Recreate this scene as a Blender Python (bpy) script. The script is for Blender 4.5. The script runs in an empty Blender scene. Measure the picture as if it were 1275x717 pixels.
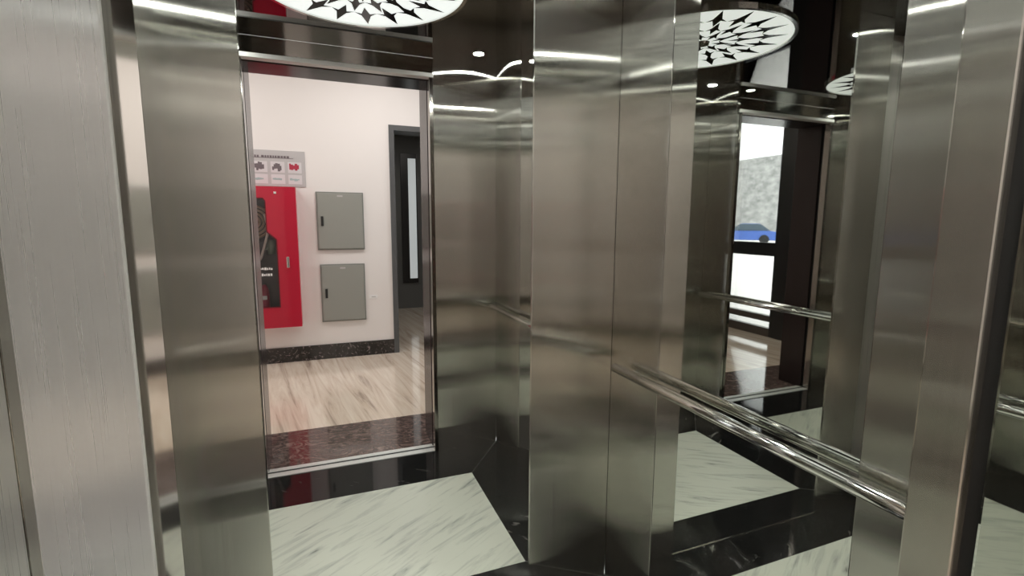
import bpy, bmesh, math, random
from mathutils import Vector, Matrix
random.seed(7)
sc = bpy.context.scene
COL = sc.collection

# ------------------------------------------------------------------ measures (metres, car floor z = 0)
EYE = 1.3388
XL, XR = -0.577, 0.955          # left / right wall of the car
YP = 1.466                      # rear wall plane, its two steel strips standing as piers
YF = 2.706                      # inside face of the far door wall, a built reflection
YN = 0.300                      # inside face of the near door wall
DL, DR = -0.311, 0.574          # door jambs
DH = 2.10                       # door head
ZC = 2.20                       # car ceiling
YO = 2.97                       # landing face of the far door wall
YW = 5.02                       # back wall of the landing
XG = 1.84                       # glazed end of the landing
XE = -2.6                       # blind end of the landing
LC = 2.95                       # landing ceiling
def flipY(y): return 2 * YP - y  # beyond YP the rear mirror's reflection is built as solid geometry

# ------------------------------------------------------------------ node helpers
def new_mat(name):
    m = bpy.data.materials.new(name); m.use_nodes = True
    nt = m.node_tree
    return m, nt, nt.nodes['Principled BSDF']
def setp(b, **k):
    for n, v in k.items():
        b.inputs[n.replace('_', ' ')].default_value = v
def ramp(nt, stops, interp='LINEAR'):
    r = nt.nodes.new('ShaderNodeValToRGB'); r.color_ramp.interpolation = interp
    e = r.color_ramp.elements
    while len(e) < len(stops): e.new(0.5)
    for q, (p, c) in zip(e, stops):
        q.position = p; q.color = (*c, 1) if len(c) == 3 else c
    return r
def coords(nt, scale=(1, 1, 1), rot=(0, 0, 0)):
    t = nt.nodes.new('ShaderNodeTexCoord'); mp = nt.nodes.new('ShaderNodeMapping')
    mp.inputs['Scale'].default_value = scale; mp.inputs['Rotation'].default_value = rot
    nt.links.new(t.outputs['Object'], mp.inputs['Vector']); return mp.outputs['Vector']
def noise(nt, vec, scale, detail=4, rough=0.55, dist=0.0):
    n = nt.nodes.new('ShaderNodeTexNoise')
    n.inputs['Scale'].default_value = scale; n.inputs['Detail'].default_value = detail
    n.inputs['Roughness'].default_value = rough; n.inputs['Distortion'].default_value = dist
    nt.links.new(vec, n.inputs['Vector']); return n
def maprange(nt, sock, a, b):
    m = nt.nodes.new('ShaderNodeMapRange'); m.inputs['From Min'].default_value = 0.3; m.inputs['From Max'].default_value = 0.7
    m.inputs['To Min'].default_value = a; m.inputs['To Max'].default_value = b
    nt.links.new(sock, m.inputs['Value']); return m.outputs['Result']
def bump(nt, b, sock, strength, dist=0.01):
    k = nt.nodes.new('ShaderNodeBump'); k.inputs['Strength'].default_value = strength; k.inputs['Distance'].default_value = dist
    nt.links.new(sock, k.inputs['Height']); nt.links.new(k.outputs['Normal'], b.inputs['Normal'])

def plain(name, col, rough=0.5, metal=0.0, **k):
    m, nt, b = new_mat(name); setp(b, Base_Color=(*col, 1), Roughness=rough, Metallic=metal, **k); return m
def brushed(name, col, rough, aniso, var=0.01, streak=0.05, satin=0.0):
    m, nt, b = new_mat(name); nt.nodes.remove(b)
    g = nt.nodes.new('ShaderNodeBsdfAnisotropic'); g.distribution = 'GGX'; g.inputs['Anisotropy'].default_value = aniso
    n = noise(nt, coords(nt, (260, 260, 1.3)), 1.0, 3)
    nt.links.new(maprange(nt, n.outputs['Fac'], rough - var, rough + var), g.inputs['Roughness'])
    r = ramp(nt, [(0.3, tuple(c * (1 - streak) for c in col)), (0.7, col)]); nt.links.new(n.outputs['Fac'], r.inputs['Fac'])
    nt.links.new(r.outputs['Color'], g.inputs['Color'])
    t = nt.nodes.new('ShaderNodeTangent'); t.direction_type = 'UV_MAP'; t.uv_map = 'UVMap'
    nt.links.new(t.outputs['Tangent'], g.inputs['Tangent'])
    out = [q for q in nt.nodes if q.type == 'OUTPUT_MATERIAL'][0]
    nt.links.new(g.outputs[0], out.inputs['Surface'])
    if satin:
        df = nt.nodes.new('ShaderNodeBsdfDiffuse'); df.inputs['Color'].default_value = (*col, 1)
        mx = nt.nodes.new('ShaderNodeMixShader'); mx.inputs[0].default_value = satin
        nt.links.new(g.outputs[0], mx.inputs[1]); nt.links.new(df.outputs[0], mx.inputs[2]); nt.links.new(mx.outputs[0], out.inputs['Surface'])
    return m
def emit(name, col, strength):
    m, nt, b = new_mat(name); setp(b, Base_Color=(*col, 1), Roughness=0.4, Emission_Color=(*col, 1), Emission_Strength=strength); return m
def veined(name, base, vein, scale, rot, rough, lo=0.45, hi=0.62, dist=2.0, stretch=(1, 5, 1), coat=0.0, mid=None):
    m, nt, b = new_mat(name)
    v = coords(nt, stretch, (0, 0, 0))
    # rotate first, then stretch
    t = nt.nodes.new('ShaderNodeMapping'); t.inputs['Rotation'].default_value = (0, 0, rot)
    src = [n for n in nt.nodes if n.type == 'TEX_COORD'][0]
    mp = [n for n in nt.nodes if n.type == 'MAPPING' and n is not t][0]
    nt.links.new(src.outputs['Object'], t.inputs['Vector']); nt.links.new(t.outputs['Vector'], mp.inputs['Vector'])
    n = noise(nt, v, scale, 8, 0.62, dist)
    stops = [(lo, base), (hi, vein)] if mid is None else [(lo, base), ((lo + hi) / 2, mid), (hi, vein)]
    r = ramp(nt, stops); nt.links.new(n.outputs['Fac'], r.inputs['Fac'])
    nt.links.new(r.outputs['Color'], b.inputs['Base Color'])
    setp(b, Roughness=rough, Coat_Weight=coat, Coat_Roughness=0.03)
    return m

M = {}
M['brushed'] = brushed('brushed_steel', (0.665, 0.655, 0.61), 0.16, -0.88)
M['brushed_pale'] = brushed('satin_steel', (0.88, 0.86, 0.86), 0.28, -0.78, 0.01, 0.045, 0.42)
M['polished'] = plain('polished_steel', (0.62, 0.61, 0.58), 0.07, 1.0)
M['mirror'] = plain('mirror_steel', (0.72, 0.73, 0.70), 0.012, 1.0)
M['chrome'] = plain('chrome', (0.80, 0.79, 0.76), 0.10, 1.0)
M['sill'] = plain('sill_aluminium', (0.72, 0.74, 0.72), 0.38, 0.55)
M['edge'] = plain('catchlight_steel_edge', (0.95, 0.94, 0.93), 0.45, 0.35)  # pale base colour paints in the light caught on these edges
M['black'] = plain('black_gap', (0.006, 0.006, 0.006), 0.6)
M['ceil_black'] = plain('black_mirror_ceiling', (0.17, 0.165, 0.16), 0.02, 1.0)
M['dark_steel'] = plain('dark_bronze_steel', (0.030, 0.020, 0.020), 0.18, 0.0, Specular_IOR_Level=0.25)
M['trim_steel'] = plain('dark_trim_steel', (0.30, 0.28, 0.26), 0.12, 1.0)
M['white_wall'] = plain('warm_white_paint', (0.83, 0.79, 0.765), 0.6)
M['white_ceiling'] = plain('white_ceiling_paint', (0.85, 0.84, 0.82), 0.7)
M['white_marble'] = veined('white_marble', (0.54, 0.56, 0.49), (0.13, 0.14, 0.125), 3.6, math.radians(-31), 0.28, 0.50, 0.74, 0.8, (0.8, 6.5, 1), 0.0, (0.40, 0.42, 0.375))
M['white_marble_b'] = veined('white_marble_turned', (0.54, 0.56, 0.49), (0.13, 0.14, 0.125), 3.6, math.radians(31), 0.28, 0.50, 0.74, 0.8, (0.8, 6.5, 1), 0.0, (0.40, 0.42, 0.375))
M['black_marble'] = veined('black_marble', (0.010, 0.010, 0.010), (0.16, 0.15, 0.14), 2.2, 0.7, 0.05, 0.63, 0.72, 2.5, (1, 3.5, 1), 0.0)
M['black_marble'].node_tree.nodes['Principled BSDF'].inputs['Specular IOR Level'].default_value = 0.35
M['brown_marble'] = veined('brown_marble', (0.085, 0.056, 0.050), (0.34, 0.26, 0.23), 7.0, 0.4, 0.07, 0.48, 0.80, 4.0, (1, 1.8, 1), 0.4)
M['base_marble'] = veined('black_skirting_marble', (0.012, 0.010, 0.010), (0.45, 0.38, 0.36), 9.0, 0.4, 0.1, 0.56, 0.78, 4.0, (1, 1.5, 1), 0.3)
M['beige_marble'] = veined('beige_marble', (0.79, 0.70, 0.59), (0.27, 0.21, 0.17), 2.4, math.radians(-97), 0.10, 0.40, 0.72, 1.2, (0.3, 4.2, 1), 0.3, (0.66, 0.545, 0.44))
M['joint'] = plain('grey_joint', (0.07, 0.07, 0.066), 0.4)
M['red'] = plain('red_enamel', (0.48, 0.003, 0.030), 0.28, 0.0, Coat_Weight=0.4)
M['red_dark'] = plain('dark_red_enamel', (0.16, 0.004, 0.012), 0.4)
M['box_grey'] = plain('grey_box_paint', (0.30, 0.305, 0.275), 0.45)
M['box_edge'] = plain('grey_box_frame', (0.22, 0.225, 0.205), 0.5)
M['dark_plastic'] = plain('dark_plastic', (0.02, 0.02, 0.02), 0.4)
M['hose'] = plain('canvas_hose', (0.34, 0.24, 0.17), 0.8)
M['hose_white'] = plain('pale_pull_tube', (0.72, 0.62, 0.55), 0.5)
M['green_grey'] = plain('green_grey_valve', (0.14, 0.17, 0.13), 0.5)
M['extinguisher'] = plain('extinguisher_red', (0.30, 0.015, 0.05), 0.3)
M['white_paint'] = plain('white_paint', (0.85, 0.84, 0.83), 0.5)
M['sign'] = plain('grey_sign_board', (0.50, 0.48, 0.48), 0.4)
M['sign_ink'] = plain('sign_ink', (0.16, 0.13, 0.14), 0.6)
M['sign_red'] = plain('sign_red_ink', (0.42, 0.03, 0.06), 0.6)
M['sign_blue'] = plain('sign_teal_ink', (0.36, 0.46, 0.46), 0.6)
M['sign_white'] = plain('sign_white_ink', (0.66, 0.63, 0.64), 0.6)
M['door_grey'] = plain('dark_grey_door_paint', (0.085, 0.088, 0.09), 0.45)
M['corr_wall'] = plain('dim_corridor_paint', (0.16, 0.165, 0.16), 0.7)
M['frame_black'] = plain('black_window_frame', (0.012, 0.012, 0.012), 0.35)
M['petal'] = plain('black_acrylic', (0.006, 0.006, 0.006), 0.08)
M['disc'] = emit('lit_acrylic', (0.93, 0.98, 0.95), 0.85)
M['disc_ring'] = plain('chrome_ring', (0.7, 0.7, 0.68), 0.12, 1.0)
M['lamp'] = emit('lamp_lens', (0.97, 1.0, 0.92), 320.0)
M['pave'] = plain('pale_paving', (0.72, 0.70, 0.68), 0.8)
M['car_blue'] = plain('blue_car_paint', (0.08, 0.16, 0.50), 0.25, 0.2)
M['car_glass'] = plain('car_glass', (0.10, 0.13, 0.16), 0.05)
M['tyre'] = plain('tyre_rubber', (0.02, 0.02, 0.02), 0.8)
M['brown_wood'] = plain('brown_panel', (0.075, 0.062, 0.052), 0.35)
def stone():
    m, nt, b = new_mat('pale_stone_wall')
    n = noise(nt, coords(nt, (1, 1, 1.8)), 0.9, 9, 0.75)
    r = ramp(nt, [(0.36, (0.24, 0.24, 0.24)), (0.62, (0.50, 0.50, 0.49))]); nt.links.new(n.outputs['Fac'], r.inputs['Fac'])
    nt.links.new(r.outputs['Color'], b.inputs['Base Color']); setp(b, Roughness=0.9); return m
M['stone'] = stone()
def glass():
    m, nt, b = new_mat('clear_glass'); nt.nodes.remove(b)
    tr = nt.nodes.new('ShaderNodeBsdfTransparent'); gl = nt.nodes.new('ShaderNodeBsdfGlossy'); gl.inputs['Roughness'].default_value = 0.0
    fr = nt.nodes.new('ShaderNodeFresnel'); fr.inputs['IOR'].default_value = 1.4
    mx = nt.nodes.new('ShaderNodeMixShader'); out = [n for n in nt.nodes if n.type == 'OUTPUT_MATERIAL'][0]
    nt.links.new(fr.outputs[0], mx.inputs[0]); nt.links.new(tr.outputs[0], mx.inputs[1]); nt.links.new(gl.outputs[0], mx.inputs[2])
    nt.links.new(mx.outputs[0], out.inputs['Surface']); return m
M['glass'] = glass()

# ------------------------------------------------------------------ mesh helpers
class MB:
    def __init__(s): s.bm = bmesh.new()
    def box(s, x0, x1, y0, y1, z0, z1):
        x0, x1 = sorted((x0, x1)); y0, y1 = sorted((y0, y1)); z0, z1 = sorted((z0, z1))
        v = [s.bm.verts.new((x, y, z)) for z in (z0, z1) for y in (y0, y1) for x in (x0, x1)]
        for f in ((0, 2, 3, 1), (4, 5, 7, 6), (0, 1, 5, 4), (2, 6, 7, 3), (0, 4, 6, 2), (1, 3, 7, 5)):
            s.bm.faces.new([v[i] for i in f])
        return s
    def prism(s, pts, z0, z1):          # outline in x, y
        a = [s.bm.verts.new((x, y, z0)) for x, y in pts]; b = [s.bm.verts.new((x, y, z1)) for x, y in pts]
        n = len(pts)
        s.bm.faces.new(a[::-1]); s.bm.faces.new(b)
        for i in range(n): s.bm.faces.new((a[i], a[(i + 1) % n], b[(i + 1) % n], b[i]))
        return s
    def prism_xz(s, pts, y0, y1):
        a = [s.bm.verts.new((x, y0, z)) for x, z in pts]; b = [s.bm.verts.new((x, y1, z)) for x, z in pts]
        n = len(pts)
        s.bm.faces.new(a); s.bm.faces.new(b[::-1])
        for i in range(n): s.bm.faces.new((a[(i + 1) % n], a[i], b[i], b[(i + 1) % n]))
        return s
    def tube(s, pts, r, n=16):
        pts = [Vector(p) for p in pts]; rings = []
        up = None
        for i, p in enumerate(pts):
            d = (pts[min(i + 1, len(pts) - 1)] - pts[max(i - 1, 0)]).normalized()
            if up is None:
                up = Vector((0, 0, 1)) if abs(d.z) < 0.9 else Vector((1, 0, 0))
            u = (up - d * up.dot(d)).normalized(); w = d.cross(u); up = u
            rr = r[i] if isinstance(r, (list, tuple)) else r
            rings.append([s.bm.verts.new(p + (u * math.cos(a) + w * math.sin(a)) * rr) for a in [2 * math.pi * k / n for k in range(n)]])
        for a, b in zip(rings, rings[1:]):
            for k in range(n):
                f = s.bm.faces.new((a[k], a[(k + 1) % n], b[(k + 1) % n], b[k])); f.smooth = True
        s.bm.faces.new(rings[0][::-1]); s.bm.faces.new(rings[-1]); return s
    def lathe(s, c, prof, n=40):        # prof: (radius, z) about a vertical axis at c
        rings = [[s.bm.verts.new((c[0] + r * math.cos(2 * math.pi * k / n), c[1] + r * math.sin(2 * math.pi * k / n), z)) for k in range(n)] for r, z in prof]
        for a, b in zip(rings, rings[1:]):
            for k in range(n): s.bm.faces.new((a[k], a[(k + 1) % n], b[(k + 1) % n], b[k]))
        return s
    def disc(s, c, r, n=48, z=None):
        s.bm.faces.new([s.bm.verts.new((c[0] + r * math.cos(2 * math.pi * k / n), c[1] + r * math.sin(2 * math.pi * k / n), z)) for k in range(n)]); return s
    def build(s, name, mat, parent=None, bevel=0.0, origin=None):
        bmesh.ops.recalc_face_normals(s.bm, faces=s.bm.faces)
        uv = s.bm.loops.layers.uv.new('UVMap')
        for f in s.bm.faces:
            n = f.normal
            for l in f.loops:
                p = l.vert.co
                if abs(n.z) > 0.8: l[uv].uv = (p.x, p.y)
                elif abs(n.x) > abs(n.y): l[uv].uv = (p.y, p.z)
                else: l[uv].uv = (p.x, p.z)
        me = bpy.data.meshes.new(name); 
        off = Vector((0, 0, 0))
        if parent is not None: off = parent_origin(parent)
        elif origin is not None: off = Vector(origin)
        else:
            xs = [v.co for v in s.bm.verts]
            off = Vector(((min(p.x for p in xs) + max(p.x for p in xs)) / 2, (min(p.y for p in xs) + max(p.y for p in xs)) / 2, min(p.z for p in xs)))
        for v in s.bm.verts: v.co -= off
        s.bm.to_mesh(me); s.bm.free()
        me.materials.append(M[mat] if isinstance(mat, str) else mat)
        o = bpy.data.objects.new(name, me); COL.objects.link(o)
        if parent is not None: o.parent = parent
        else: o.location = off
        if bevel:
            b = o.modifiers.new('bevel', 'BEVEL'); b.width = bevel; b.segments = 2; b.limit_method = 'ANGLE'
        return o
def parent_origin(o):
    v = Vector(o.location)
    while o.parent: o = o.parent; v += Vector(o.location)
    return v
def tag(o, label, cat, group=None):
    o['label'] = label; o['category'] = cat
    if group: o['group'] = group
    return o
def thing(name, label, cat, loc, group=None):
    o = bpy.data.objects.new(name, None); COL.objects.link(o); o.location = loc; o.empty_display_size = 0.1
    return tag(o, label, cat, group)
def struct(o): o['kind'] = 'structure'; return o
def box(name, mat, *b, parent=None, bevel=0.0): return MB().box(*b).build(name, mat, parent, bevel)
def copy_thing(o, loc, label, mirror=None):
    c = o.copy(); COL.objects.link(c); c.location = loc; c['label'] = label
    for ch in list(o.children):
        d = ch.copy(); COL.objects.link(d); d.parent = c
        for g in list(ch.children):
            e = g.copy(); COL.objects.link(e); e.parent = d
    return c

# ================================================================== LIFT CAR SHELL
T = 0.008
struct(box('wall_right', 'black', XR + 0.02, XR + 0.10, -0.02, YF + 0.1, 0, ZC + 0.1))
struct(box('wall_left', 'black', XL - 0.10, XL - 0.02, -0.02, YF + 0.1, 0, ZC + 0.1))
struct(box('floor', 'black_marble', XL - T, XR + T, YN - 0.04, YF, -0.03, 0.0))
struct(box('ceiling', 'ceil_black', XL - T, XR + T, YN - 0.04, YF, ZC, ZC + 0.05))

# white marble insets and the joints of the black border
SX0, SX1 = -0.308, 0.705
for i, (y0, y1) in enumerate(((1.645, 2.390), (flipY(2.390), flipY(1.645)))):
    s = struct(box('floor.%03d' % (i + 1), ('white_marble', 'white_marble_b')[i], SX0, SX1, y0, y1, -0.01, 0.0008))
def strip(mb, a, b, w=0.0025):
    a = Vector(a); b = Vector(b); d = (b - a).normalized(); n = Vector((-d.y, d.x)) * w / 2
    mb.prism([(a - n)[:], (b - n)[:], (b + n)[:], (a + n)[:]], 0.0, 0.0006)
jm = MB()
for y0, y1, ya, yb in ((1.645, 2.390, YP, YF), (flipY(1.645), flipY(2.390), YP, YN)):
    strip(jm, (SX1, y1), (XR, yb)); strip(jm, (SX0, y1), (XL, yb)); strip(jm, (SX1, y0), (XR, ya)); strip(jm, (SX0, y0), (XL, ya))
struct(jm.build('floor_joints', 'joint'))

# ---- steel wall lining: each sheet is a thing of its own
def sheet(name, mat, label, cat, *b, bevel=0.0015):
    return tag(box(name, mat, *b, bevel=bevel), label, cat)
G = 0.0012
def side_lining(x0, x1, side, YA):
    """panels of one side wall from the near door to the far door"""
    word = 'right' if side > 0 else 'left'
    far = 'reflected far half of the %s lift wall' % word
    near = 'near half of the %s lift wall' % word
    mfar = flipY(1.2), flipY(YA)  # mirrored repeat beyond the pier stands in for a reflection
    sheet('steel_lining', 'brushed', 'brushed steel strip beside the near door frame on the %s lift wall' % word, 'wall panel', x0, x1, YN, YA - G, 0, ZC)
    sheet('wall_mirror', 'mirror', 'tall polished steel mirror in the %s behind the handrail' % near, 'mirror', x0 + (0 if side < 0 else 0.002), x1 - (0.002 if side < 0 else 0), YA, 1.2, 0, ZC, bevel=0)
    sheet('steel_lining', 'brushed', 'brushed steel strip filling the corner between %s wall mirror and the pier' % word, 'wall panel', x0, x1, 1.2 + G, YP - 0.004, 0, ZC)
    sheet('steel_lining', 'brushed', 'brushed steel strip just beyond the pier on the %s' % far, 'wall panel', x0, x1, YP + 0.004, mfar[0] - G, 0, ZC)
    sheet('wall_mirror', 'mirror', 'tall polished steel mirror in the %s beyond the pier' % far, 'mirror', x0 + (0 if side < 0 else 0.002), x1 - (0.002 if side < 0 else 0), mfar[0], mfar[1], 0, ZC, bevel=0)
    sheet('steel_lining', 'brushed', 'brushed steel strip next to the reflected far door return on the %s lift wall' % word, 'wall panel', x0, x1, mfar[1] + G, YF, 0, ZC)
side_lining(XR, XR + T, 1, 0.59)
side_lining(XL - T, XL, -1, 0.45)

# ---- the two piers: rear wall strips, the mirror between them left open
sheet('brushed_steel_pier', 'brushed', 'wide brushed steel pier between doorway view and right wall mirror', 'pier', 0.640, XR, YP - 0.004, YP + 0.004, 0, ZC)
sheet('brushed_steel_pier', 'brushed', 'brushed steel pier along the left edge of the doorway view', 'pier', -0.386, -0.172, YP - 0.004, YP + 0.004, 0, ZC)
PA, PB = Vector((XL, 1.240)), Vector((-0.406, 1.310))  # slant chosen so the plate catches the near landing's light
cp = MB().prism([PA[:], PB[:], (PB.x, PB.y + 0.010), (XL, 1.262)], 0, ZC).build('corner_plate', 'brushed_pale', None, 0.0)
tag(cp, 'large pale satin steel plate slanting across the left corner', 'corner plate')
MB().prism([(PB.x - 0.0005, PB.y - 0.001), (PB.x + 0.0035, PB.y - 0.001), (PB.x + 0.0035, PB.y + 0.010), (PB.x - 0.0005, PB.y + 0.010)], 0, ZC).build('edge_glint', 'edge', cp)  # thin strip added as the bright glint along the plate
ps = MB().prism([(-0.462, 1.4545), (-0.3868, 1.4722), (-0.3868, 1.4782), (-0.462, 1.4605)], 0, ZC).build('steel_lining', 'polished')  # added reflector, turned to mirror the near landing
tag(ps, 'narrow polished reflector strip added between pale corner plate and left steel pier', 'wall panel')
tag(box('floor_strip', 'chrome', -0.172, 0.640, YP - 0.003, YP + 0.003, 0, 0.004), 'thin steel strip on the floor from pier to pier', 'floor strip')

# ---- handrails
def handrail(label, side, y0, y1):
    x = (XR - 0.041) if side > 0 else (XL + 0.041); z = 0.851
    wx = XR if side > 0 else XL
    t = thing('handrail', label, 'handrail', (wx, (y0 + y1) / 2, z), 'round steel handrails')
    MB().tube([(x, y0 - 0.004, z), (x, y0, z), (x, y1, z), (x, y1 + 0.004, z)], [0.010, 0.0155, 0.0155, 0.010], 24).build('rail', 'chrome', t)
    for yb in (y0 + 0.06, y1 - 0.06):
        b = MB().tube([(x, yb, z - 0.012), (x + side * 0.012, yb, z - 0.016), (wx - side * 0.006, yb, z - 0.016)], 0.007, 12).build('bracket', 'chrome', t)
        MB().tube([(wx - side * 0.006, yb, z - 0.016), (wx, yb, z - 0.016)], 0.018, 20).build('flange', 'chrome', b)
    return t
handrail('long round steel handrail crossing the right wall mirror', 1, 0.335, 1.376)
handrail('reflected steel handrail on the right wall beyond the pier', 1, flipY(1.376), 2.67)  # copy standing for the near rail's reflection
handrail('short steel handrail on the left wall near the camera', -1, 0.335, 0.98)
handrail('reflected steel handrail on the left wall beyond the slanting plate', -1, flipY(1.376), 2.67)

# ---- car ceiling lamps
def flower(cx, cy, label):
    t = thing('ceiling_light', label, 'ceiling light', (cx, cy, ZC), 'round flower patterned ceiling lights')
    MB().lathe((cx, cy), [(0.385, ZC), (0.385, ZC - 0.012), (0.40, ZC - 0.012), (0.40, ZC)], 64).build('rim', 'disc_ring', t)
    MB().lathe((cx, cy), [(0.0005, ZC - 0.006), (0.386, ZC - 0.006), (0.386, ZC)], 64).build('diffuser', 'disc', t)
    pm = MB(); z = ZC - 0.0075
    for r0, r1, n, ph in ((0.04, 0.15, 9, 0.0), (0.11, 0.245, 14, 0.5), (0.20, 0.37, 18, 0.0)):
        for k in range(n):
            a = 2 * math.pi * (k + ph) / n; d = Vector((math.cos(a), math.sin(a))); e = Vector((-d.y, d.x)); c = Vector((cx, cy))
            rm = r0 + (r1 - r0) * 0.42; w = rm * math.pi / n
            star = [c + d * r0, c + d * (rm - 0.008) + e * w * 0.35, c + d * (rm - 0.02) + e * w * 0.95, c + d * (rm + 0.012) + e * w * 0.40, c + d * r1,
                    c + d * (rm + 0.012) - e * w * 0.40, c + d * (rm - 0.02) - e * w * 0.95, c + d * (rm - 0.008) - e * w * 0.35]
            pm.bm.faces.new([pm.bm.verts.new((p.x, p.y, z)) for p in star])
    pm.build('flower_pattern', 'petal', t)
    MB().lathe((cx, cy), [(0.0005, ZC - 0.02), (0.03, ZC - 0.016), (0.034, ZC - 0.006)], 24).build('centre_boss', 'disc_ring', t)
    return t
flower(0.17, 1.98, 'reflected round lit flower patterned ceiling light above the doorway view')  # copy standing for the near lamp's reflection
flower(0.17, flipY(1.98), 'round lit flower patterned ceiling light above the near floor slab')

def downlight(x, y, label):
    t = thing('downlight', label, 'downlight', (x, y, ZC), 'small recessed downlights in the black ceiling')
    MB().lathe((x, y), [(0.026, ZC), (0.026, ZC - 0.004), (0.036, ZC - 0.004), (0.036, ZC)], 28).build('rim', 'disc_ring', t)
    MB().lathe((x, y), [(0.0005, ZC - 0.003), (0.0265, ZC - 0.002)], 28).build('lens', 'lamp', t)
    l = bpy.data.lights.new('downlight_beam', 'SPOT'); l.energy = 11; l.spot_size = math.radians(125); l.spot_blend = 0.5; l.shadow_soft_size = 0.026; l.color = (0.97, 1.0, 0.90)
    lo = bpy.data.objects.new('beam', l); COL.objects.link(lo); lo.location = (x, y, ZC - 0.012)
for x, sx in ((0.80, 'right'), (-0.42, 'left')):
    for y, sy in ((2.54, 'reflected beside the far door header'), (1.63, 'reflected just beyond the pier'), (flipY(1.63), 'just before the pier'), (0.42, 'above the near doorway')):
        downlight(x, y, 'small round downlight in black ceiling on the %s, %s' % (sx, sy))

# ================================================================== DOOR WALLS OF THE CAR (near, and far as its built reflection)
def door_wall(yi, yg0, yg1, yo, far):
    """yi car face, yg0..yg1 the black running gap, yo landing face"""
    w = 'far' if far else 'near'
    s = 1 if far else -1
    # returns and header inside the car
    sheet('front_return', 'brushed', 'brushed steel return right of the %s door opening' % w, 'wall panel', DR + 0.022, XR, yi, yi + s * 0.02, 0, ZC, bevel=0)
    sheet('front_return', 'brushed', 'brushed steel return left of the %s door opening' % w, 'wall panel', XL, DL - 0.022, yi, yi + s * 0.02, 0, ZC, bevel=0)
    sheet('door_header', 'polished', 'steel header panel above the %s door opening' % w, 'wall panel', DL - 0.022, DR + 0.022, yi, yi + s * 0.02, DH + 0.022, ZC)
    f = thing('car_door_frame', 'steel frame lining the %s lift door opening' % w, 'door frame', ((DL + DR) / 2, yi, 0))
    jm = 'brushed' if not far else 'trim_steel'
    for x0, x1 in ((DL - 0.0215, DL), (DR, DR + 0.0215)):
        box('jamb', jm, x0, x1, yi - s * 0.004, yg0, 0, DH, parent=f, bevel=0.002)
    box('head', 'edge', DL - 0.0215, DR + 0.0215, yi - s * 0.010, yg0, DH, DH + 0.0215, parent=f, bevel=0.002)
    # running gap
    for x0, x1 in ((DL - 0.10, DL - 0.012), (DR + 0.012, DR + 0.10)):
        box('gap', 'black', x0, x1, yg0, yg1, 0, DH + 0.05, parent=f)
    box('gap', 'black', DL - 0.1, DR + 0.1, yg0, yg1, DH + 0.008, DH + 0.05, parent=f)
    # landing frame
    g = thing('landing_door_frame', 'dark polished steel frame around the %s landing opening' % w, 'door frame', ((DL + DR) / 2, yo, 0))
    mat = 'dark_steel' if far else 'mirror'
    for x0, x1, sg in ((DL - 0.09, DL, 1), (DR, DR + 0.09, -1)):
        box('jamb', mat, x0, x1, yg1, yo + s * 0.012, 0, DH, parent=g, bevel=0.003)
    box('head', mat, DL - 0.09, DR + 0.09, yg1, yo + s * 0.012, DH, DH + 0.09, parent=g, bevel=0.003)
    # sill
    st = thing('door_sill', 'grooved steel sill under the %s lift door' % w, 'door sill', ((DL + DR) / 2, yi, 0))
    a, b = sorted((yi - s * 0.0, yg1 + s * 0.03))
    box('plate', 'sill', DL - 0.02, DR + 0.02, a, b, -0.01, 0.004, parent=st)
    y = a + (b - a) * 0.52
    box('groove', 'black', DL - 0.018, DR + 0.018, y - 0.007, y + 0.007, 0.0041, 0.0046, parent=st)
    box('lip', 'sill', DL - 0.018, DR + 0.018, y + s * 0.012, y + s * 0.030, 0.0041, 0.0065, parent=st, bevel=0.0008)
door_wall(YF, 2.750, 2.772, YO, True)
door_wall(YN, 0.258, 0.243, -0.04, False)

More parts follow.
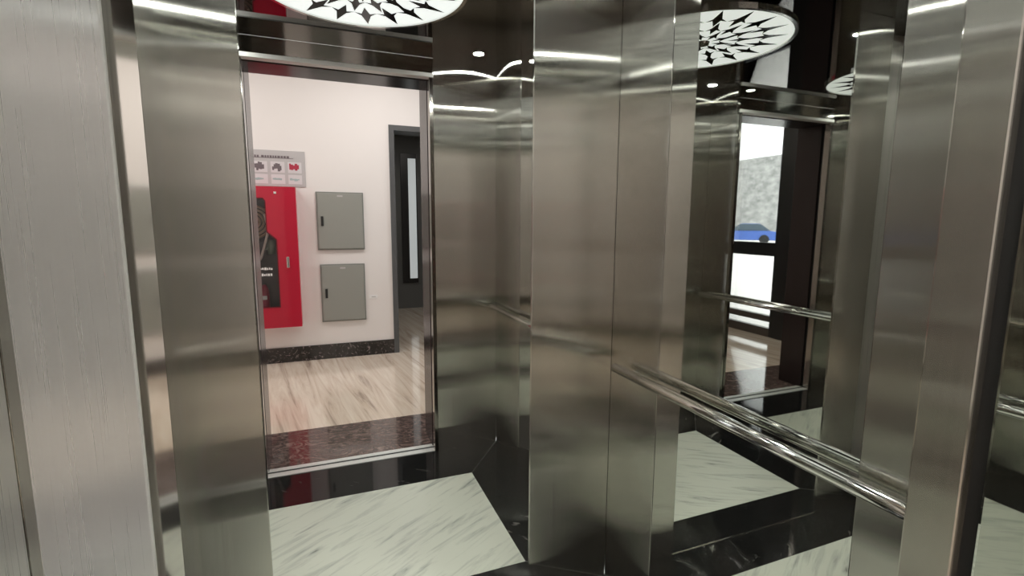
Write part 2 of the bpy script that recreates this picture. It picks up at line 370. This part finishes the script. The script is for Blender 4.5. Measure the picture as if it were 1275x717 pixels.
# ================================================================== LANDINGS
def slab(name, mat, *b): return struct(box(name, mat, *b))
def landing(yo, yw, far):
    s = 1 if far else -1
    yd = yo + s * 0.33
    ysill = (2.772 + 0.03) if far else (0.243 - 0.03)
    slab('floor', 'brown_marble', DL - 0.1, DR + 0.1, ysill, yo, -0.03, 0.0)
    slab('floor', 'brown_marble', XE, XG, yo, yd, -0.03, 0.0)
    slab('floor', 'beige_marble', XE, XG, yd, yw, -0.03, 0.0)
    slab('ceiling', 'white_ceiling', XE - 0.1, XG + 0.1, min(yo, yw) - 0.1, max(yo, yw) + 0.1, LC, LC + 0.08)
    # wall with the lift opening
    yi = yo - s * 0.15
    slab('wall_front', 'white_wall', XE, DL - 0.09, yi, yo, 0, LC)
    slab('wall_front', 'white_wall', DR + 0.09, XG, yi, yo, 0, LC)
    slab('wall_front', 'white_wall', DL - 0.09, DR + 0.09, yi, yo, DH + 0.09, LC)
    # blind end
    slab('wall_left', 'white_wall', XE - 0.1, XE, yi, yw, 0, LC)
    # back wall, with the doorway
    D0, D1, DT = 0.66, 1.62, 2.27
    slab('wall_back', 'white_wall', XE - 0.1, D0, yw, yw + s * 0.12, 0, LC)
    slab('wall_back', 'white_wall', D1, XG + 0.1, yw, yw + s * 0.12, 0, LC)
    slab('wall_back', 'white_wall', D0, D1, yw, yw + s * 0.12, DT, LC)
    slab('baseboard_back', 'base_marble', XE, D0, yw - s * 0.012, yw, 0, 0.145)
    slab('baseboard_back', 'base_marble', D1, XG, yw - s * 0.012, yw, 0, 0.145)
    slab('baseboard_left', 'base_marble', XE, XE + 0.012, yo, yw - s * 0.012, 0, 0.145)
    # dim corridor
    ye = yw + s * 2.6
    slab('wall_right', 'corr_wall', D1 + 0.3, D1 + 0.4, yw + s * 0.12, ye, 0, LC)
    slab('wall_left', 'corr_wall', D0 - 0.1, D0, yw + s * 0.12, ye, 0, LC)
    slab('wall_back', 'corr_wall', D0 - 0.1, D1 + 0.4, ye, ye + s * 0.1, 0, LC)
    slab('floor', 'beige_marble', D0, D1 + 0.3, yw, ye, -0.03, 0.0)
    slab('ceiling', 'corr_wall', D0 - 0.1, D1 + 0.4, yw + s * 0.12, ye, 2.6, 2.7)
    fr = thing('doorway_frame', 'dark grey frame of the open doorway in the %s landing' % ('white' if far else 'near'), 'door frame', ((D0 + D1) / 2, yw, 0))
    box('jamb', 'door_grey', D0, D0 + 0.05, yw - s * 0.012, yw + s * 0.22, 0, DT, parent=fr)
    box('jamb', 'door_grey', D1 - 0.05, D1, yw - s * 0.012, yw + s * 0.22, 0, DT, parent=fr)
    box('head', 'door_grey', D0 + 0.05, D1 - 0.05, yw - s * 0.012, yw + s * 0.22, DT - 0.05, DT, parent=fr)
    # fill light added to lift the corridor, no fitting seen
    l = bpy.data.lights.new('corridor_fill', 'AREA'); l.size = 0.4; l.energy = 6; l.color = (1, 0.95, 0.88)
    o = bpy.data.objects.new('corridor_fill', l); COL.objects.link(o); o.location = (1.3, yw + s * 1.2, 2.58)
    # glazed end
    y0, y1 = sorted((yo, yw))
    w = bpy.data.objects.new('window_1' if far else 'window_2', None); COL.objects.link(w); struct(w); w.location = (XG, (y0 + y1) / 2, 0)
    ys = (4.20, 4.98) if far else tuple(sorted((flipY(4.20), flipY(4.98))))
    fx0, fx1 = XG, XG + 0.07
    yb = [y0] + [ys[0]] + [ys[1]] + [y1]
    a, b = ys
    box('window_frame', 'frame_black', fx0, fx1, a - 0.09, a, 0, LC, parent=w)
    box('window_frame', 'frame_black', fx0, fx1, b, b + 0.06, 0, LC, parent=w)
    box('window_frame', 'frame_black', fx0, fx1, a, b, 0.96, 1.115, parent=w)
    box('window_frame', 'frame_black', fx0, fx1, a, b, 2.62, LC, parent=w)
    box('window_frame', 'brown_wood', fx0, fx1, a, b, 0.18, 0.25, parent=w)
    box('window_frame', 'brown_wood', fx0, fx1, a, b, 0.0, 0.10, parent=w)
    box('pane', 'glass', fx0 + 0.03, fx0 + 0.036, a, b, 1.115, 2.62, parent=w)
    box('pane', 'glass', fx0 + 0.03, fx0 + 0.036, a, b, 0.25, 0.96, parent=w)
    box('pane', 'glass', fx0 + 0.03, fx0 + 0.036, a, b, 0.10, 0.18, parent=w)
    # rest of the end wall: dark panelling towards the lift
    lo, hi = (y0, a - 0.09) if far else (b + 0.06, y1)
    slab('wall_right', 'brown_wood', XG, XG + 0.1, lo, hi, 0, LC)
    m0, m1 = (hi - 0.30, hi) if far else (lo, lo + 0.30)
    box('window_frame', 'frame_black', XG - 0.012, XG, m0, m1, 0, LC, parent=w)
    lo2, hi2 = (b + 0.06, y1 + 0.12) if far else (y0 - 0.12, a - 0.09)
    slab('wall_right', 'white_wall', XG, XG + 0.1, lo2, hi2, 0, LC)
    for x in (-1.3, 0.6):  # area lights with no fitting seen, near pair stronger to brighten the steel
        l = bpy.data.lights.new('landing_area_light', 'AREA'); l.shape = 'RECTANGLE'; l.size = 0.9; l.size_y = 0.5; l.energy = LAND if far else LAND * 1.45; l.color = (1, 0.965, 0.93)
        o = bpy.data.objects.new('landing_area_light', l); COL.objects.link(o); o.location = (x, (yo + yw) / 2, LC - 0.02)
LAND = 19
landing(YO, YW, True)  # landing of the reflected view, built as geometry
landing(-0.04, flipY(YW), False)

# corridor end window slit (pane glows in place of daylight)
sl = thing('corridor_window', 'tall narrow bright window slit in the dark doorway', 'window', (1.2, YW + 2.59, 0.45))
box('frame', 'frame_black', 1.16, 1.40, YW + 2.575, YW + 2.60, 0.40, 2.35, parent=sl)
box('lit_pane', emit('glowing_frosted_pane', (0.80, 0.86, 0.86), 0.35), 1.27, 1.385, YW + 2.568, YW + 2.575, 0.47, 2.28, parent=sl)

# ---- fire hose cabinet
CX, CZ0, CZ1 = -0.57, 0.370, 1.640
fc = thing('fire_cabinet', 'red fire hose cabinet on the white landing wall', 'fire cabinet', (CX, YW, CZ0))
yf = YW - 0.16
W2 = 0.378
cb = MB().box(CX - W2, CX + W2, yf + 0.02, YW, CZ0, CZ0 + 0.02).box(CX - W2, CX + W2, yf + 0.02, YW, CZ1 - 0.02, CZ1)
cb.box(CX - W2, CX - W2 + 0.02, yf + 0.02, YW, CZ0 + 0.02, CZ1 - 0.02).box(CX + W2 - 0.02, CX + W2, yf + 0.02, YW, CZ0 + 0.02, CZ1 - 0.02)
cb.box(CX - W2 + 0.02, CX + W2 - 0.02, YW - 0.01, YW, CZ0 + 0.02, CZ1 - 0.02)
cb.build('body', 'red', fc)
# door with a keyhole shaped window: narrow above, wide below
def frame_poly(outer, inner, y0, y1):
    bm = MB(); n = len(outer)
    for y, flip in ((y0, False), (y1, True)):
        pass
    vo = [[bm.bm.verts.new((x, y, z)) for x, z in outer] for y in (y0, y1)]
    vi = [[bm.bm.verts.new((x, y, z)) for x, z in inner] for y in (y0, y1)]
    for i in range(n):
        j = (i + 1) % n
        bm.bm.faces.new((vo[0][i], vo[0][j], vi[0][j], vi[0][i])); bm.bm.faces.new((vo[1][j], vo[1][i], vi[1][i], vi[1][j]))
        bm.bm.faces.new((vo[0][j], vo[0][i], vo[1][i], vo[1][j])); bm.bm.faces.new((vi[0][i], vi[0][j], vi[1][j], vi[1][i]))
    return bm
def key(a, b, z0, zs, zt, e=0.0):
    return [(CX - b - e, z0 - e), (CX + b + e, z0 - e), (CX + b + e, zs + e), (CX + a + e, zs + 0.07 + e), (CX + a + e, zt - 0.02), (CX + a - 0.02 + e, zt + e), (CX - a + 0.02 - e, zt + e), (CX - a - e, zt - 0.02), (CX - a - e, zs + 0.07 + e), (CX - b - e, zs + e)]
inner = key(0.125, 0.20, 0.565, 1.17, 1.535)
outer = [(CX - W2, CZ0), (CX + W2, CZ0), (CX + W2, 1.10), (CX + W2, 1.25), (CX + W2, 1.50), (CX + W2, CZ1), (CX - W2, CZ1), (CX - W2, 1.50), (CX - W2, 1.25), (CX - W2, 1.10)]
dr = frame_poly(outer, inner, yf, yf + 0.018).build('door', 'red', fc, 0.002)
o2 = key(0.125, 0.20, 0.565, 1.17, 1.535, 0.008)
frame_poly(o2, inner, yf - 0.004, yf + 0.001).build('window_trim', 'red_dark', dr)
MB().prism_xz(inner, yf + 0.010, yf + 0.013).build('pane', 'glass', dr)
box('handle', 'chrome', CX + 0.275, CX + 0.30, yf - 0.014, yf, 0.92, 1.02, parent=dr, bevel=0.004)
box('lock', 'chrome', CX + 0.20, CX + 0.222, yf - 0.006, yf, 1.575, 1.597, parent=dr, bevel=0.004)
# contents: dark backing, coiled hose, pale tube, valve, two lines of lettering, small extinguisher
box('backing', 'dark_plastic', CX - 0.34, CX + 0.34, YW - 0.02, YW - 0.012, 0.40, 1.61, parent=fc)
hm = MB()
for k in range(4):
    r = 0.05 + 0.03 * k
    hm.tube([(CX + 0.02 + r * math.cos(a), yf + 0.075, 1.33 + r * 1.0 * math.sin(a)) for a in [2 * math.pi * i / 28 for i in range(29)]], 0.012, 8)
hs = hm.build('hose_coil', 'hose', fc)
MB().tube([(CX + 0.115, yf + 0.03, 1.40), (CX + 0.135, yf + 0.03, 1.30), (CX + 0.13, yf + 0.03, 1.22), (CX + 0.10, yf + 0.035, 1.12), (CX + 0.07, yf + 0.04, 1.02), (CX + 0.03, yf + 0.05, 0.95)], 0.011, 10).build('pull_tube', 'hose_white', fc)
MB().tube([(CX + 0.15, yf + 0.09, 1.04), (CX + 0.15, yf + 0.09, 1.17)], 0.035, 16).tube([(CX + 0.09, yf + 0.09, 1.10), (CX + 0.17, yf + 0.09, 1.10)], 0.022, 12).build('valve', 'green_grey', fc)
for zz in (0.905, 0.850):
    lm = MB(); x = CX + 0.01
    while x < CX + 0.15:
        w_ = random.uniform(0.008, 0.018); lm.box(x, x + w_, yf + 0.0085, yf + 0.0095, zz + random.uniform(-0.003, 0.001), zz + random.uniform(0.014, 0.022)); x += w_ + random.uniform(0.003, 0.007)
    lm.build('lettering', 'white_paint', dr)
ex = MB().tube([(CX + 0.075, yf + 0.08, 0.46), (CX + 0.075, yf + 0.08, 0.47), (CX + 0.075, yf + 0.08, 0.71), (CX + 0.075, yf + 0.08, 0.74), (CX + 0.075, yf + 0.08, 0.765)], [0.034, 0.038, 0.038, 0.026, 0.012], 18).build('bottle', 'extinguisher', fc)
box('band', 'sign_white', CX + 0.055, CX + 0.095, yf + 0.038, yf + 0.046, 0.63, 0.665, parent=ex)

# ---- instruction sign above the cabinet
SXa, SXb, SZ0, SZ1 = -0.99, -0.103, 1.652, 1.972
sg = thing('instruction_sign', 'grey safety instruction board with small pictograms above the red cabinet', 'sign', ((SXa + SXb) / 2, YW, SZ0))
box('board', 'sign', SXa, SXb, YW - 0.008, YW, SZ0, SZ1, parent=sg, bevel=0.002)
def ink(name, mat, rects, y=YW - 0.0095):
    b = MB()
    for r in rects: b.box(r[0], r[1], y, YW - 0.0078, r[2], r[3])
    b.build(name, mat, sg)
rects = [(SXa + 0.12, SXb - 0.10, 1.902, 1.906)]; x = SXa + 0.12
while x < SXb - 0.12:
    w_ = random.uniform(0.012, 0.022); rects.append((x, x + w_, 1.905, 1.925)); x += w_ + (0.006 if random.random() < 0.75 else 0.02)
ink('heading_lettering', 'sign_ink', rects)
for row, (z0, z1) in enumerate(((1.775, 1.872), (1.675, 1.758))):
    for k in range(6):
        x0 = SXa + 0.03 + k * 0.142
        pp = box('picture_tile', 'sign_white', x0, x0 + 0.115, YW - 0.0095, YW - 0.0078, z0, z1, parent=sg)
        b = MB()
        a = x0 + 0.012; zc = (z0 + z1) / 2
        for q in range(5):
            wd = random.uniform(0.012, 0.022); hg = random.uniform(0.015, 0.035) if row == 0 else random.uniform(0.005, 0.012)
            zz = zc + random.uniform(-0.012, 0.012) * (1 if row == 0 else 0.3)
            b.box(a, a + wd, YW - 0.0105 - q * 0.00002, YW - 0.0094, zz - hg, zz + hg); a += wd * 0.85
        b.build('pictogram_print', ('sign_red' if k == 5 else 'sign_ink') if row == 0 else 'sign_blue', pp)

# ---- electrical boxes
def elec(x0, x1, z0, z1, label):
    t = thing('electrical_box', label, 'electrical box', ((x0 + x1) / 2, YW, z0), 'grey electrical boxes')
    box('body', 'box_edge', x0, x1, YW - 0.022, YW + 0.004, z0, z1, parent=t, bevel=0.003)
    d = box('door', 'box_grey', x0 + 0.012, x1 - 0.012, YW - 0.030, YW - 0.022, z0 + 0.012, z1 - 0.012, parent=t, bevel=0.003)
    box('latch', 'dark_plastic', x0 + 0.038, x0 + 0.060, YW - 0.040, YW - 0.030, (z0 + z1) / 2 - 0.045, (z0 + z1) / 2 + 0.045, parent=d, bevel=0.003)
    box('name_plate', 'sign', (x0 + x1) / 2 - 0.025, (x0 + x1) / 2 + 0.025, YW - 0.032, YW - 0.030, z1 - 0.045, z1 - 0.03, parent=d)
elec(-0.027, 0.401, 1.067, 1.614, 'upper of two flush grey electrical boxes on the white wall')
elec(-0.017, 0.393, 0.370, 0.930, 'lower of two flush grey electrical boxes on the white wall')
for src, lab in zip([o for o in COL.objects if o.name.startswith('electrical_box')], ('upper grey electrical box copied onto the landing wall behind the camera', 'lower grey electrical box copied onto the landing wall behind the camera')):
    c = copy_thing(src, (src.location.x, flipY(YW), src.location.z), lab); c.rotation_euler = (0, 0, math.pi)  # copies put in behind the camera for the polished strip to reflect
ot = thing('wall_socket', 'small white socket plate right of the lower grey box', 'socket', (0.47, YW, 0.56))
box('plate', 'white_paint', 0.43, 0.51, YW - 0.006, YW, 0.575, 0.610, parent=ot, bevel=0.002)
box('slot', 'sign', 0.45, 0.49, YW - 0.008, YW - 0.006, 0.588, 0.597, parent=ot)

# ================================================================== OUTSIDE
slab('ground', 'pave', XG + 0.1, 70, -40, 110, -0.16, -0.10)
sw = tag(box('stone_wall', 'stone', 44, 44.6, -40, 110, -0.10, 8.8), 'pale stone boundary wall outside beyond the parked blue car', 'wall')
def sedan(cx, cy, rz, label):
    t = thing('car', label, 'car', (cx, cy, -0.10)); t.rotation_euler = (0, 0, rz)
    def ext(prof, x0, x1, name, mat):
        b = MB()
        A = [b.bm.verts.new((cx + x0, cy + y, z - 0.10)) for y, z in prof]; B = [b.bm.verts.new((cx + x1, cy + y, z - 0.10)) for y, z in prof]
        b.bm.faces.new(A[::-1]); b.bm.faces.new(B); n = len(prof)
        for i in range(n): b.bm.faces.new((A[i], A[(i + 1) % n], B[(i + 1) % n], B[i]))
        return b.build(name, mat, t, 0.03)
    ext([(-2.2, 0.25), (2.2, 0.25), (2.25, 0.55), (2.15, 0.80), (1.15, 0.90), (-1.6, 0.92), (-2.15, 0.85), (-2.25, 0.5)], -0.88, 0.88, 'body', 'car_blue')
    ext([(1.1, 0.90), (0.35, 1.36), (0.1, 1.42), (-0.9, 1.42), (-1.15, 1.36), (-1.75, 0.92)], -0.74, 0.74, 'cabin', 'car_glass')
    ext([(0.3, 1.385), (0.1, 1.44), (-0.9, 1.44), (-1.12, 1.385)], -0.72, 0.72, 'roof', 'car_blue')
    for sx in (-1, 1):
        for wy in (-1.35, 1.35):
            x = cx + sx * 0.80
            MB().tube([(x - 0.1, cy + wy, 0.22), (x + 0.1, cy + wy, 0.22)], 0.32, 24).build('wheel', 'tyre', t)
sedan(26.0, 27.6, math.radians(42), 'blue car parked outside, seen through the bright glazing')

# ================================================================== LIGHT, CAMERA
w = bpy.data.worlds.new('daylight'); sc.world = w; w.use_nodes = True
bg = w.node_tree.nodes['Background']; bg.inputs['Color'].default_value = (0.93, 0.97, 1.0, 1); bg.inputs['Strength'].default_value = 4.0

cam = bpy.data.cameras.new('camera'); co = bpy.data.objects.new('camera', cam); COL.objects.link(co); sc.camera = co
cam.sensor_fit = 'HORIZONTAL'; cam.sensor_width = 36.0; cam.lens = 36.0 * 609.3 / 1275; cam.clip_start = 0.01
yaw, pitch, roll = math.radians(-21.311), math.radians(7.651), math.radians(-0.296)
co.location = (0, 0, EYE)
Rm = Matrix.Rotation(yaw, 4, 'Z') @ Matrix.Rotation(math.radians(90) - pitch, 4, 'X') @ Matrix.Rotation(-roll, 4, 'Z')
co.rotation_euler = Rm.to_euler()

cy = sc.cycles
cy.max_bounces = 16; cy.glossy_bounces = 12; cy.diffuse_bounces = 4; cy.transparent_max_bounces = 12; cy.transmission_bounces = 8
cy.use_denoising = True; cy.sample_clamp_indirect = 6.0; cy.blur_glossy = 0.0
sc.view_settings.view_transform = 'Standard'; sc.view_settings.look = 'None'; sc.view_settings.gamma = 1.0
sc.view_settings.use_curve_mapping = False; sc.view_settings.exposure = 0.0
